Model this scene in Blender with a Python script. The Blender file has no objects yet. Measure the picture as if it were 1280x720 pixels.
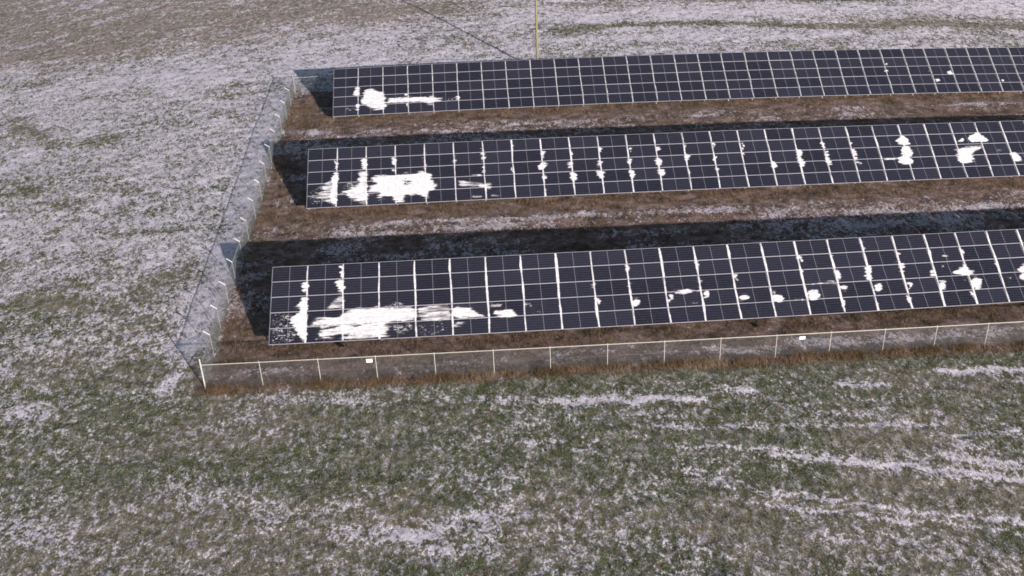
import bpy, bmesh, math
import numpy as np
from mathutils import Matrix, Vector
rng = np.random.default_rng(11)
sc = bpy.context.scene
C = sc.collection

# ------------------------------------------------------------------ camera
cam_d = bpy.data.cameras.new('camera'); cam = bpy.data.objects.new('camera', cam_d); C.objects.link(cam)
FPX = 1430.491                                   # focal length in pixels of a 1280 wide picture
cam_d.sensor_width = 36.0; cam_d.sensor_fit = 'HORIZONTAL'; cam_d.lens = 36.0*FPX/1280
cam_d.clip_start = 0.5; cam_d.clip_end = 3000
RIGHT = Vector((0.9977912, -0.05334876, -0.03958077)); UP = Vector((0.06130193, 0.50996202, 0.8580098)); FWD = Vector((0.02558907, 0.858541, -0.512106))
cam.matrix_world = Matrix((( RIGHT.x, UP.x, -FWD.x, 12.4087), (RIGHT.y, UP.y, -FWD.y, -55.19291), (RIGHT.z, UP.z, -FWD.z, 36.46974), (0,0,0,1)))
sc.camera = cam

# ------------------------------------------------------------------ sky, sun, exposure
SUN_EL, SUN_AZ = math.radians(16.4), math.radians(-61.05)      # azimuth from +X, counter-clockwise
SUN_DIR = Vector((math.cos(SUN_EL)*math.cos(SUN_AZ), math.cos(SUN_EL)*math.sin(SUN_AZ), math.sin(SUN_EL)))
w = bpy.data.worlds.new('World'); sc.world = w; w.use_nodes = True
nt = w.node_tree; bg = nt.nodes['Background']
sky = nt.nodes.new('ShaderNodeTexSky'); sky.sky_type = 'NISHITA'; sky.sun_disc = False
sky.sun_elevation = SUN_EL; sky.sun_rotation = math.atan2(SUN_DIR.x, SUN_DIR.y)
sky.air_density = 1.0; sky.dust_density = 1.2; sky.ozone_density = 1.0
nt.links.new(sky.outputs[0], bg.inputs[0]); bg.inputs[1].default_value = 0.066
sun_d = bpy.data.lights.new('sun', 'SUN'); sun_d.energy = 5.0; sun_d.angle = math.radians(0.53); sun_d.color = (1.0, 0.905, 0.885)
sun = bpy.data.objects.new('sun', sun_d); C.objects.link(sun)
sun.rotation_euler = SUN_DIR.to_track_quat('Z', 'Y').to_euler()
sc.view_settings.view_transform = 'Standard'; sc.view_settings.look = 'None'
sc.view_settings.exposure = 0.52; sc.view_settings.gamma = 1.0; sc.view_settings.use_curve_mapping = False
sc.cycles.max_bounces = 6; sc.cycles.filter_width = 1.7

# ------------------------------------------------------------------ numpy noise
def _hash(ix, iy, seed):
    h = (ix.astype(np.int64)*374761393 + iy.astype(np.int64)*668265263 + seed*1442695041) & 0xffffffff
    h = ((h ^ (h >> 13))*1274126177) & 0xffffffff
    return ((h ^ (h >> 16)) & 0xffff)/65535.0
def vnoise(x, y, seed=0):
    ix, iy = np.floor(x), np.floor(y); fx, fy = x-ix, y-iy
    fx = fx*fx*(3-2*fx); fy = fy*fy*(3-2*fy)
    a, b = _hash(ix, iy, seed), _hash(ix+1, iy, seed); c, d = _hash(ix, iy+1, seed), _hash(ix+1, iy+1, seed)
    return (a*(1-fx)+b*fx)*(1-fy)+(c*(1-fx)+d*fx)*fy
def fbm(x, y, oct=4, seed=0, gain=.5):
    s = 0; a = 1; t = 0
    for o in range(oct):
        s = s+a*vnoise(x*2**o+17.3*o, y*2**o-9.1*o, seed+o); t += a; a *= gain
    return s/t
def sstep(a, b, x):
    t = np.clip((x-a)/(b-a), 0, 1); return t*t*(3-2*t)

# ------------------------------------------------------------------ lie of the land
def gh(x, y):
    """height of the ground, metres: a gentle fall towards the right"""
    x = np.asarray(x, float); y = np.asarray(y, float)
    xs = np.where(x > 95, 95+25*np.tanh((x-95)/25), np.where(x < -70, -70-25*np.tanh((-70-x)/25), x))
    ys = np.where(y > 110, 110+20*np.tanh((y-110)/20), np.where(y < -40, -40-20*np.tanh((-40-y)/20), y))
    return -0.00142*xs-0.04603*xs*xs/50+0.000516*xs**3/2500-0.00154*ys+0.00918*xs*ys/50
def gf(x, y): return float(gh(x, y))

def front_y(x):                                   # the line of the front fence
    d = (x+3.22)/45; return -2.8-1.358*d+3.027*d*d
def back_y(x):
    d = (x+3.2)/63; return 42.22-0.78*d+5.6*d*d
PITCH = 2.11; SLANT = 5.244; TILT = 0.49396; MOD = SLANT/5
CT, ST = math.cos(TILT), math.sin(TILT)
ROWS = [dict(o=(0.0, 0.0), yb=(-1.2005, 6.656), dz=0.015, n=30), dict(o=(0.375, 17.493), yb=(-1.1054, 6.1246), dz=-0.085, n=33),
        dict(o=(0.7932, 34.9495), yb=(-0.7834, 5.6269), dz=-0.306, n=36)]
def row_pt(R, i, v=0.0):
    """point of a row's panel plane: i columns from its left end, v metres up the slope"""
    x = R['o'][0]+i*PITCH; y = R['o'][1]+R['yb'][0]*i/30+R['yb'][1]*(i/30)**2
    z = .75+R['dz']+gh(x, y)
    return np.stack([x+0*y, y+v*CT, z+v*ST], -1)
def row_y(R, x):
    i = (x-R['o'][0])/PITCH; return R['o'][1]+R['yb'][0]*i/30+R['yb'][1]*(i/30)**2

GROUND_STROKES = [
 (-0.35,2.2,[(-28.3,42.0),(-22.1,34.1),(-17.8,35.2)]),
 (-0.3,2,[(-22.4,26.4),(-20.6,24.6)]),
 (-0.3,2.5,[(-16.8,8.6),(-13.3,7.1)]),
 (-0.3,2.5,[(-8.4,-0.6),(-4.9,-0.2)]),
 (-0.25,2,[(-9.1,9.4),(-6.7,11.7)]),
 (-0.25,12,[(-44.1,79.9),(-26.9,65.1),(-12.3,64.5),(-1.6,67.9)]),
 (-0.3,5,[(-35.7,60.7),(-25.8,60.8)]),
 (-0.25,3.5,[(0.2,67.0),(10.6,64.5)]),
 (0.25,1.2,[(-32.3,64.5),(-28.1,69.8),(-21.2,74.7)]),
 (0.2,4,[(-31.4,47.8),(-20.6,49.8),(-6.7,47.3),(16.6,50.9)]),
 (0.3,3.5,[(17.1,60.0),(34.7,60.9),(56.9,63.7),(75.2,66.7)]),
 (-0.45,1.8,[(21.8,56.8),(34.2,58.2),(46.5,57.5),(57.9,59.0)]),
 (-0.5,2.6,[(57.2,59.4),(72.2,60.1)]),
 (-0.3,2.2,[(21.7,65.1),(40.0,65.9),(58.1,67.3)]),
 (0.2,2,[(16.8,53.8),(34.1,53.2),(50.8,55.2)]),
 (0.6,1.7,[(-5.2,-2.2),(-5.0,0.6),(-4.9,3.6),(-4.7,7.3),(-4.5,14.7),(-4.7,28.0),(-4.5,41.8)]),
 (-0.35,0.9,[(-4.3,-2.1),(-4.3,0.9)]),
 (0.7,0.5,[(15.3,-5.8),(19.6,-5.8),(23.5,-5.9)]),
 (0.4,0.5,[(24.6,-4.8),(26.7,-5.4)]),
 (0.7,0.5,[(31.7,-4.7),(34.3,-5.0)]),
 (0.7,0.6,[(38.2,-3.8),(42.9,-3.6)]),
 (0.45,0.4,[(20.9,-8.3),(26.8,-8.4),(36.2,-8.4)]),
 (0.3,0.7,[(19.6,-8.9),(22.1,-8.7)]),
 (0.7,0.4,[(26.2,-10.7),(30.1,-11.3),(34.6,-12.3),(38.7,-13.2)]),
 (0.7,0.4,[(25.4,-13.4),(30.6,-14.7),(37.4,-16.1)]),
 (0.6,0.35,[(25.3,-14.3),(30.0,-15.4),(35.0,-16.5),(37.0,-16.9)]),
 (0.45,0.35,[(21.1,-10.0),(26.3,-10.3),(31.7,-11.3)]),
 (0.5,0.5,[(36.2,-9.5),(40.3,-9.2)]),
 (0.55,0.5,[(35.1,-11.1),(39.2,-12.1)]),
 (0.4,1.6,[(21.5,-12.0),(23.5,-12.9)]),
 (0.4,1.5,[(5.3,-14.9),(8.7,-15.7),(10.1,-16.7)]),
 (0.15,2,[(17.9,-12.6),(21.6,-11.6)]),
 (0.3,1.6,[(-14.5,-2.9),(-11.5,-4.0)]),
 (0.25,2,[(-11.1,-13.2),(-7.8,-14.1)]),
 (0.12,1.8,[(-4.1,-10.5),(1.4,-13.4)]),
 (0.3,1.5,[(11.6,-14.5),(12.3,-16.9)]),
 (0.3,1.5,[(8.6,-15.1),(13.1,-14.3)]),
 (0.25,1.3,[(10.2,-4.8),(13.6,-5.5)]),
 (0.25,1.4,[(11.0,-8.4),(15.4,-9.3)]),
 (0.35,0.8,[(0.6,-4.3),(6.7,-5.3)]),
 (-0.2,2,[(20.8,-9.0),(28.2,-9.5),(34.3,-9.9)]),
 (-0.3,1.3,[(25.5,-12.1),(31.2,-12.9),(37.8,-14.5)]),
 (-0.3,2.5,[(19.9,-9.9),(22.9,-14.8),(26.1,-17.1)]),
 (-0.2,3,[(-8.2,-10.1),(-0.4,-9.0),(7.8,-11.0)]),
 (-0.25,2,[(10.2,-3.7),(25.3,-3.5),(43.4,-1.8)]),
 (-0.2,3,[(2.5,-6.0),(10.2,-6.6)]),
 (-0.3,1.2,[(35.6,-6.4),(41.7,-5.7)]),
 (-0.2,2.5,[(-10.5,-4.5),(-3.5,-5.3)]),
 (0.15,2,[(21.6,-17.4),(27.9,-17.2),(36.0,-18.4)]),
 (0.45,0.9,[(5.9,14.6),(14.7,14.7)]),
 (0.4,0.7,[(3.2,32.4),(10.4,31.8)]),
 (0.5,0.8,[(5.3,16.1),(12.5,15.6),(21.5,15.9),(31.2,16.2)]),
 (0.35,1,[(45.7,16.3),(52.1,17.4)]),
 (0.55,1.3,[(-1.1,33.1),(0.6,32.3)]),
 (0.5,1,[(-0.8,21.0),(-2.0,19.0)]),
 (0.4,1,[(5.5,11.2),(8.7,11.1)]),
 (0.4,0.9,[(-2.1,9.5),(-1.4,9.9)]),
 (0.3,0.6,[(15.6,32.6),(23.6,32.9),(33.2,33.7)]),
 (0.4,0.6,[(50.4,35.9),(61.3,37.8)]),
 (0.2,0.9,[(37.8,13.4),(48.2,15.4)]),
 (0.45,0.8,[(16.6,-1.0),(19.4,-0.9)]),
 (0.35,0.8,[(-1.6,-1.2),(2.5,-1.3)]),
 (0.4,0.9,[(24.8,-1.3),(28.6,-1.3)]),
 (0.4,1,[(29.7,-0.7),(36.8,-0.5),(44.5,0.6)]),
]

SNOW_SHAPES = [
 [
  (1,[2.03,4.3,1.92,4.1,1.87,3.62,1.94,3.27,2.15,3.23,2.13,4.22]),
  (1,[2.12,3.12,1.85,3.07,1.61,2.61,1.24,2.43,1.39,2.36,1.75,2.47,1.72,2.07,1.46,1.88,1.24,1.56,1.3,1.29,1.6,1.01,1.55,0.75,1.91,0.21,2.14,0.06]),
  (1,[4.2,5.22,4.05,5.02,4.03,4.53,4.15,4.27,4.25,4.26]),
  (1,[4.21,4.17,3.9,4.19,3.85,3.78,4.02,3.22,4.22,3.2]),
  (0.8,[4.22,3.14,3.99,3.12,3.76,2.82,3.38,2.44,3.34,2.11,3.65,2.22,3.97,2.14,4.24,2.05]),
  (0.46,[0.18,2.02,1.4,1.95,1.54,1.01,1.46,0.1,0.18,0.11]),
  (0.95,[2.26,1.04,2.68,1.48,3.37,1.64,4.19,1.32,4.25,1.92,5.1,2.14,6.27,2.13,8.47,1.87,8.45,1.07,7.18,1.08,6.6,0.98,4.19,0.99]),
  (0.95,[2.66,0.62,3.04,0.86,4.3,0.92,6.37,0.99,7.29,0.94,7.18,0.75,6.6,0.52,7.17,0.22,6.37,0.2,6.14,0.09,4.31,0.52,4.14,0.47,3.05,0.43]),
  (0.95,[2.6,0.17,3.05,0.34,4.08,0.31,4.31,0.13,6.25,-0.02,6.03,0.22,5.0,0.39,4.31,0.33]),
  (0.55,[6.79,2.24,7.2,2.35,7.84,2.21,8.12,2.06,7.31,2.07]),
  (0.55,[7.18,0.94,8.1,0.89,8.32,0.55,7.51,0.27,7.17,0.55]),
  (0.72,[8.59,1.93,9.17,2.05,10.45,2.06,10.47,1.01,9.83,0.92,8.8,1.11,8.51,1.26]),
  (0.95,[10.56,1.87,11.26,1.83,11.72,1.67,12.5,1.09,11.8,1.09,10.59,1.14]),
  (0.7,[10.58,0.87,11.33,0.82,11.08,0.51,10.63,0.6]),
  (0.35,[8.56,0.86,9.25,0.69,10.06,0.9,10.27,0.36,9.34,0.02,8.66,0.26]),
  (0.6,[12.83,1.87,13.48,1.87,13.35,1.66,12.88,1.73]),
  (0.95,[12.8,1.33,13.11,1.52,14.03,1.39,14.6,1.13,14.01,1.03,13.08,1.12]),
  (0.45,[12.72,1.95,13.48,1.9,13.35,1.7,12.83,1.78]),
  (0.45,[14.88,1.81,15.23,1.79,14.98,1.56]),
  (0.45,[15.19,1.25,15.6,1.23,15.53,1.1,15.24,1.12]),
  (0.5,[14.83,1.95,15.12,1.87,15.15,1.59,14.86,1.54]),
  (0.85,[13.56,1.35,14.03,1.33,14.66,1.15,14.47,1.03,13.78,1.07]),
  (0.85,[18.83,3.08,18.88,2.38,19.04,3.07]),
  (0.85,[18.97,2.04,19.25,1.95,19.19,1.61,19.02,1.42]),
  (0.85,[21.01,4.21,21.32,4.12,21.24,3.63,21.05,3.57]),
  (0.85,[20.99,3.08,21.4,3.13,21.24,2.65,21.12,2.18,20.95,2.39]),
  (0.85,[23.29,1.97,23.59,1.92,23.53,1.54,23.28,1.29]),
  (0.85,[23.28,4.21,23.42,4.06,23.33,3.85]),
  (0.85,[25.29,4.23,25.56,4.14,25.34,3.38]),
  (0.85,[25.31,3.17,25.61,3.15,25.45,2.53,25.54,2.17,25.21,2.13]),
  (0.85,[27.44,3.1,27.75,3.09,27.53,2.54]),
  (1,[21.2,1.83,21.55,1.78,21.57,1.46,21.36,1.2,21.16,1.18]),
  (1,[23.58,2.16,25.29,2.29,25.33,2.12,23.68,2.01]),
  (1,[25.38,2.05,25.79,1.95,25.66,1.55,25.41,1.45]),
  (1,[27.75,1.69,28.1,1.6,28.04,1.25,27.62,1.26,27.49,1.22]),
  (0.45,[24.55,1.34,24.97,1.32,24.95,1.18,24.58,1.18]),
  (0.95,[29.6,1.71,29.97,1.75,29.74,1.49,30.21,1.39,30.21,1.05,29.71,1.04,29.57,1.23]),
  (0.95,[31.76,1.71,32.38,1.7,32.49,1.31,32.18,1.01,31.75,1.04]),
  (0.95,[31.58,4.21,31.93,4.04,31.91,3.68,31.73,3.69]),
  (0.95,[31.69,3.19,31.86,3.11,31.63,2.28]),
  (0.95,[31.98,2.18,32.68,2.21,33.68,2.22,33.78,2.07,32.64,2.03,31.89,2.05]),
  (0.95,[33.66,4.15,33.82,4.0,33.67,3.86]),
  (0.95,[33.74,3.07,34.11,3.0,33.89,2.56,34.0,2.2,33.67,2.15]),
  (0.95,[33.86,1.99,34.34,1.89,34.18,1.62,33.97,1.35]),
  (0.95,[33.72,0.95,33.93,0.8,33.8,0.19,33.67,0.47]),
  (0.95,[35.83,5.2,35.96,4.9,35.95,4.31,35.6,4.21,35.85,4.46]),
  (0.95,[35.82,3.22,36.08,3.14,35.89,2.15,35.56,2.1]),
  (0.95,[36.01,1.85,36.34,1.9,36.51,1.57,36.27,1.34,35.98,1.22]),
  (0.95,[35.71,0.61,35.92,0.53,35.8,0.19]),
  (0.95,[37.94,4.19,38.14,3.95,37.98,3.6]),
  (0.95,[37.57,3.26,37.84,3.53,37.7,3.25]),
  (0.95,[37.94,3.16,38.26,3.14,38.01,2.58,37.81,2.16]),
  (0.95,[38.08,1.86,38.46,1.84,38.28,1.49,38.1,1.29]),
  (0.95,[37.85,0.96,38.1,0.8,38.02,0.32,37.89,0.47]),
  (0.95,[40.09,4.13,40.33,4.04,40.11,3.46]),
  (0.95,[39.96,2.67,40.17,2.59,40.01,2.14,39.63,2.16,39.88,2.39]),
  (0.95,[40.18,1.8,40.69,1.76,40.5,1.21,40.13,1.13]),
  (0.95,[40.08,0.95,40.17,0.59,40.08,0.25]),
  (0.95,[40.78,3.64,41.33,3.56,41.17,3.46,40.82,3.49]),
  (0.95,[40.73,2.99,40.89,2.93,40.74,2.73]),
  (0.95,[42.1,4.15,42.36,3.91,42.2,3.33]),
  (0.95,[42.11,3.05,42.29,2.96,42.23,2.53,42.71,2.35,42.65,2.14,42.16,2.06,41.11,2.31,41.58,2.57,41.94,2.69]),
  (0.95,[42.3,1.87,42.73,1.96,43.0,1.68,42.82,1.26,42.4,1.08,42.18,1.31]),
  (0.95,[41.8,1.83,41.96,1.82,41.88,1.64]),
  (0.95,[41.97,0.97,42.21,0.88,42.13,0.18]),
  (0.95,[44.2,3.06,44.37,2.76,44.24,2.33]),
  (0.95,[45.5,2.24,46.12,2.72,46.58,2.03,45.65,2.09]),
  (0.95,[45.63,1.94,46.16,1.98,45.88,1.35,45.51,1.44]),
  (0.5,[30.66,1.15,31.34,1.15,31.43,1.01,30.69,1.01]),
  (0.5,[44.43,1.85,45.09,1.81,44.9,1.63]),
 ],
 [
  (1,[2.04,4.23,2.14,4.23,2.12,3.15,1.98,3.25,1.94,3.88]),
  (1,[1.91,3.07,2.12,3.06,2.12,-0.0,1.88,0.27,1.66,0.63,1.65,1.32,1.78,2.37]),
  (1,[3.91,4.2,4.27,4.14,4.27,3.1,4.03,3.21]),
  (1,[6.05,4.16,6.34,4.14,6.33,3.42,6.1,3.49]),
  (1,[6.06,2.99,6.32,3.06,6.32,2.62]),
  (0.8,[1.85,2.37,1.81,0.27,1.38,0.47,0.81,0.86,0.73,1.3,1.22,1.44,1.07,1.8,1.42,2.22]),
  (0.42,[0.23,1.42,0.93,1.9,1.37,1.34,1.24,0.48,0.33,0.37]),
  (0.93,[3.7,3.05,4.27,3.06,4.23,-0.05,3.99,0.31,3.21,0.62,2.86,0.73,3.0,0.98,2.22,1.08,2.22,1.25,2.93,1.33,3.21,1.58,3.77,2.07]),
  (0.5,[2.5,1.71,3.2,2.1,3.77,2.07,3.21,1.58,2.64,1.44]),
  (1,[4.34,2.12,4.77,2.45,5.92,2.55,6.34,2.44,6.77,2.59,7.77,2.56,8.28,2.76,8.77,2.38,8.9,1.84,9.2,1.55,9.16,1.29,8.73,0.88,8.43,0.21,8.29,0.56,8.02,0.84,7.31,0.71,6.74,0.83,7.16,0.28,6.73,0.22,6.34,-0.01,6.18,0.86,5.47,0.65,4.9,0.17,4.73,0.18,5.05,0.59,5.61,0.99,4.34,1.07,4.27,1.51,4.91,1.64,5.05,1.99]),
  (-1,[6.62,1.98,6.98,2.17,7.47,1.92,7.33,1.63,6.83,1.52,6.62,1.71]),
  (0.85,[8.38,5.39,8.54,5.38,8.49,2.66,8.28,2.85]),
  (0.85,[10.49,4.25,10.67,4.15,10.61,2.53,10.44,2.54]),
  (0.85,[12.57,5.14,12.74,4.21,12.87,4.02,12.75,3.12,12.54,3.31]),
  (0.85,[12.61,3.13,12.81,2.94,12.66,2.23,12.42,2.33]),
  (0.85,[10.75,1.72,11.03,1.76,11.74,1.58,12.52,1.44,13.16,1.53,13.11,1.11,12.76,0.64,12.64,1.08,11.72,1.19,10.8,1.25]),
  (0.85,[14.68,5.02,14.95,4.72,14.75,3.91]),
  (0.85,[14.69,4.1,14.93,3.9,14.87,3.0]),
  (0.85,[14.49,2.48,14.69,2.92,14.71,2.11]),
  (0.6,[11.19,2.18,12.34,2.25,12.48,2.1,11.47,2.03]),
  (0.6,[11.68,0.39,12.32,0.35,12.31,0.18,11.74,0.21]),
  (0.6,[13.03,0.4,13.67,0.36,13.63,0.24,13.07,0.27]),
  (0.93,[16.81,4.16,17.1,4.05,16.97,3.42,16.86,3.33]),
  (0.93,[16.88,3.15,17.23,2.95,16.89,2.34,16.8,2.17,16.57,2.36,16.71,2.89]),
  (0.93,[16.77,2.17,17.09,1.88,16.88,1.36]),
  (0.93,[16.79,1.1,16.97,0.39,16.8,0.4]),
  (0.93,[19.01,4.22,19.23,3.75,19.0,3.31]),
  (0.93,[18.82,2.95,19.19,2.93,18.98,2.22,18.78,2.41]),
  (0.93,[18.89,2.05,19.31,1.94,19.23,1.49,18.95,1.16,18.77,1.52]),
  (0.93,[21.08,4.29,21.33,4.09,21.14,3.46]),
  (0.93,[20.95,3.02,21.32,3.09,21.13,2.64,21.0,2.11,20.82,2.48]),
  (0.93,[20.67,2.04,21.28,2.0,21.3,1.56,21.05,1.21,20.87,1.58]),
  (0.93,[23.29,4.17,23.52,4.01,23.32,3.43]),
  (0.93,[23.07,2.99,23.41,2.97,23.25,2.35,23.08,2.63]),
  (0.93,[23.15,1.99,23.5,1.97,23.39,1.35,23.19,1.18]),
  (0.93,[25.33,4.44,25.65,3.77,25.39,3.42]),
  (0.93,[25.13,2.88,25.6,3.13,25.59,2.49,25.4,2.14,25.1,2.34]),
  (0.93,[25.2,1.97,25.73,1.85,25.58,1.32,25.29,1.16]),
  (0.93,[27.48,4.23,27.7,3.94,27.53,3.58]),
  (0.93,[27.35,3.13,27.69,3.11,27.49,2.3,27.31,2.49]),
  (0.93,[27.4,1.85,27.63,1.75,27.49,1.31]),
  (0.93,[29.61,4.22,29.81,4.03,29.65,3.48]),
  (0.93,[29.41,2.84,29.69,3.01,29.55,2.29]),
  (0.93,[29.44,1.93,29.75,1.73,29.53,1.29,29.43,1.57]),
  (0.93,[31.77,4.12,31.98,3.83,31.76,3.19]),
  (0.93,[31.68,3.19,31.94,3.08,31.77,2.82]),
  (0.96,[33.69,2.54,33.89,2.16,34.1,1.87,33.92,1.52,33.65,1.53]),
  (0.96,[35.85,3.27,36.26,3.16,36.07,2.61,36.15,1.87,35.92,1.33,35.74,1.7]),
  (0.96,[37.9,3.93,38.17,3.72,38.07,3.26,37.84,3.31]),
  (0.96,[37.92,3.08,38.26,3.06,38.11,2.51,38.19,2.04,38.21,1.58,37.92,1.5,37.87,2.34]),
  (0.96,[40.13,3.73,40.39,3.63,40.19,3.45]),
  (0.96,[40.06,3.08,40.5,2.96,40.27,2.32,40.3,1.76,40.74,1.65,40.32,1.52,40.08,2.14]),
  (0.96,[43.62,2.17,44.2,2.23,44.68,1.93,44.45,1.38,44.0,1.46,43.55,1.55,43.51,1.89]),
  (0.96,[42.34,2.09,43.6,2.07,43.48,1.89,42.69,1.93,42.41,1.75]),
  (0.96,[43.77,3.67,44.39,4.22,44.75,3.72,44.73,3.34,44.31,3.27,43.88,3.48]),
  (0.96,[44.1,3.09,44.81,3.06,44.8,2.39,44.31,2.04,43.88,2.34]),
  (0.96,[48.1,2.63,48.83,2.89,50.57,2.91,50.56,2.63,49.74,2.37,49.2,2.21,49.61,1.91,49.49,1.53,48.76,1.25,48.26,1.49,48.37,2.15]),
  (0.96,[48.64,3.57,49.23,3.7,49.19,3.39,48.63,3.34]),
  (0.96,[49.65,3.72,50.45,4.17,50.83,4.06,51.18,3.56,50.94,3.32,50.02,3.32,49.64,3.43]),
  (0.96,[52.58,2.16,53.08,2.14,53.48,1.55,53.22,1.28,52.81,1.3,52.73,1.58]),
  (0.5,[51.44,2.5,52.5,2.68,52.62,2.54,51.72,2.35]),
 ],
 [
  (0.95,[1.93,3.1,2.13,3.42,2.1,4.09,2.21,4.2,2.22,2.09,1.6,2.18,1.85,2.56]),
  (0.95,[2.02,1.45,2.17,1.44,2.14,0.35,1.86,0.81]),
  (0.95,[2.44,2.62,2.95,2.81,3.2,3.01,3.45,2.62,4.3,2.43,4.37,0.96,4.25,0.42,3.28,0.6,2.86,0.74,3.03,0.9,2.44,1.09,2.36,1.53,2.61,2.06]),
  (0.42,[0.76,0.89,1.35,0.95,1.94,0.8,1.77,0.55,0.93,0.7]),
  (0.95,[4.37,1.33,4.46,1.54,5.64,1.63,6.32,1.63,7.83,1.53,8.34,1.72,8.59,1.48,9.68,1.26,9.0,1.13,8.15,0.81,7.9,0.94,6.31,1.2,4.46,1.17]),
  (0.95,[5.9,2.06,6.27,2.07,6.27,1.81]),
  (0.95,[10.36,1.55,10.54,1.64,10.68,1.09,10.43,1.1]),
  (0.95,[6.14,1.06,6.32,1.04,6.32,0.28]),
  (0.5,[9.68,1.33,10.52,1.36,10.94,1.18,10.51,1.1,9.67,1.09]),
  (1,[48.62,3.58,48.94,3.57,48.85,3.34,48.66,3.34]),
  (1,[48.35,2.88,48.66,2.75,48.61,2.52,48.37,2.58]),
  (1,[52.88,1.59,53.4,1.58,53.23,1.24,52.87,1.2]),
  (1,[52.67,1.72,52.82,1.6,52.85,0.78]),
  (1,[52.6,2.66,52.76,2.54,52.59,2.42]),
  (1,[54.28,2.43,54.8,2.56,54.78,2.14,54.28,2.1]),
  (1,[59.33,1.38,59.61,1.38,59.52,1.1,59.3,1.15]),
 ],
]


# ------------------------------------------------------------------ helpers
def props(o, label=None, cat=None, group=None, kind=None):
    if label: o['label'] = label
    if cat: o['category'] = cat
    if group: o['group'] = group
    if kind: o['kind'] = kind
    return o
def mesh_np(name, V, F, mats, tri=None, mi=None, smooth=False):
    """mesh from an (n,3) array and an (m,k) array of faces"""
    V = np.asarray(V, np.float32); F = np.asarray(F, np.int32); k = F.shape[1]
    me = bpy.data.meshes.new(name)
    me.vertices.add(len(V)); me.vertices.foreach_set('co', V.ravel())
    me.loops.add(F.size); me.loops.foreach_set('vertex_index', F.ravel())
    me.polygons.add(len(F)); me.polygons.foreach_set('loop_start', np.arange(0, F.size, k, dtype=np.int32))
    if mi is not None: me.polygons.foreach_set('material_index', np.asarray(mi, np.int32))
    me.polygons.foreach_set('use_smooth', np.full(len(F), smooth))
    for m in (mats if isinstance(mats, (list, tuple)) else [mats]): me.materials.append(m)
    me.update(calc_edges=True); me.validate()
    return me
def obj(name, me, parent=None, loc=None):
    o = bpy.data.objects.new(name, me); C.objects.link(o)
    if parent: o.parent = parent
    if loc is not None: o.location = loc
    return o
def empty(name, loc):
    o = bpy.data.objects.new(name, None); C.objects.link(o); o.location = loc; o.empty_display_size = .5
    return o
class MB:
    def __init__(s): s.V = []; s.F = []; s.n = 0
    def add(s, V, F):
        s.V.append(np.asarray(V, float)); s.F += [tuple(a+s.n for a in f) for f in F]; s.n += len(V)
    def tube(s, a, b, r, r2=None, k=8, cap=True):
        a = np.array(a, float); b = np.array(b, float); d = b-a; d /= np.linalg.norm(d)
        u = np.cross(d, [0, 0, 1.0]) if abs(d[2]) < .9 else np.cross(d, [1.0, 0, 0]); u /= np.linalg.norm(u); w_ = np.cross(d, u)
        r2 = r if r2 is None else r2; t = np.arange(k)*2*math.pi/k+.3
        c = np.cos(t)[:, None]*u+np.sin(t)[:, None]*w_
        V = np.concatenate([a+c*r, b+c*r2]); F = [(i, (i+1) % k, k+(i+1) % k, k+i) for i in range(k)]
        if cap: F += [tuple(range(k-1, -1, -1)), tuple(range(k, 2*k))]
        s.add(V, F)
    def bar(s, a, b, w, h, up=(0, 0, 1)):
        a = np.array(a, float); b = np.array(b, float); d = b-a; d /= np.linalg.norm(d)
        sd = np.cross(d, up); sd /= np.linalg.norm(sd); u = np.cross(sd, d)
        V = [p+sd*x*w/2+u*y*h/2 for p in (a, b) for x, y in ((-1, -1), (1, -1), (1, 1), (-1, 1))]
        s.add(V, [(0, 1, 2, 3), (7, 6, 5, 4), (0, 4, 5, 1), (1, 5, 6, 2), (2, 6, 7, 3), (3, 7, 4, 0)])
    def box(s, lo, hi):
        x0, y0, z0 = lo; x1, y1, z1 = hi
        s.add([(x0, y0, z0), (x1, y0, z0), (x1, y1, z0), (x0, y1, z0), (x0, y0, z1), (x1, y0, z1), (x1, y1, z1), (x0, y1, z1)],
              [(0, 3, 2, 1), (4, 5, 6, 7), (0, 1, 5, 4), (1, 2, 6, 5), (2, 3, 7, 6), (3, 0, 4, 7)])
    def mesh(s, name, mat, origin=(0, 0, 0)):
        me = bpy.data.meshes.new(name); V = np.concatenate(s.V)-np.array(origin)
        me.from_pydata([tuple(v) for v in V], [], s.F); me.materials.append(mat); me.update(); return me

# ------------------------------------------------------------------ materials
def mat(name):
    m = bpy.data.materials.new(name); m.use_nodes = True; t = m.node_tree
    return m, t, t.nodes['Principled BSDF'], t.links.new
def N(t, typ, **kw):
    n = t.nodes.new(typ)
    for k, v in kw.items():
        if k.startswith('i_'):
            n.inputs[int(k[2:]) if k[2:].isdigit() else k[2:]].default_value = v
        else: setattr(n, k, v)
    return n
def math_n(t, op, a, b=None, c=None, clamp=False):
    n = t.nodes.new('ShaderNodeMath'); n.operation = op; n.use_clamp = clamp
    for k, x in enumerate((a, b, c)):
        if x is None: continue
        if isinstance(x, (int, float)): n.inputs[k].default_value = x
        else: t.links.new(x, n.inputs[k])
    return n.outputs[0]
def noise(t, vec, scale, detail=4, rough=.55, dist=0.0):
    n = t.nodes.new('ShaderNodeTexNoise'); n.inputs['Scale'].default_value = scale; n.inputs['Detail'].default_value = detail
    n.inputs['Roughness'].default_value = rough; n.inputs['Distortion'].default_value = dist
    if vec is not None: t.links.new(vec, n.inputs['Vector'])
    return n.outputs['Fac']
def mapping(t, vec, scale=(1, 1, 1), rot=(0, 0, 0), loc=(0, 0, 0)):
    n = t.nodes.new('ShaderNodeMapping'); n.inputs['Scale'].default_value = scale; n.inputs['Rotation'].default_value = rot; n.inputs['Location'].default_value = loc
    t.links.new(vec, n.inputs['Vector']); return n.outputs[0]
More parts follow.
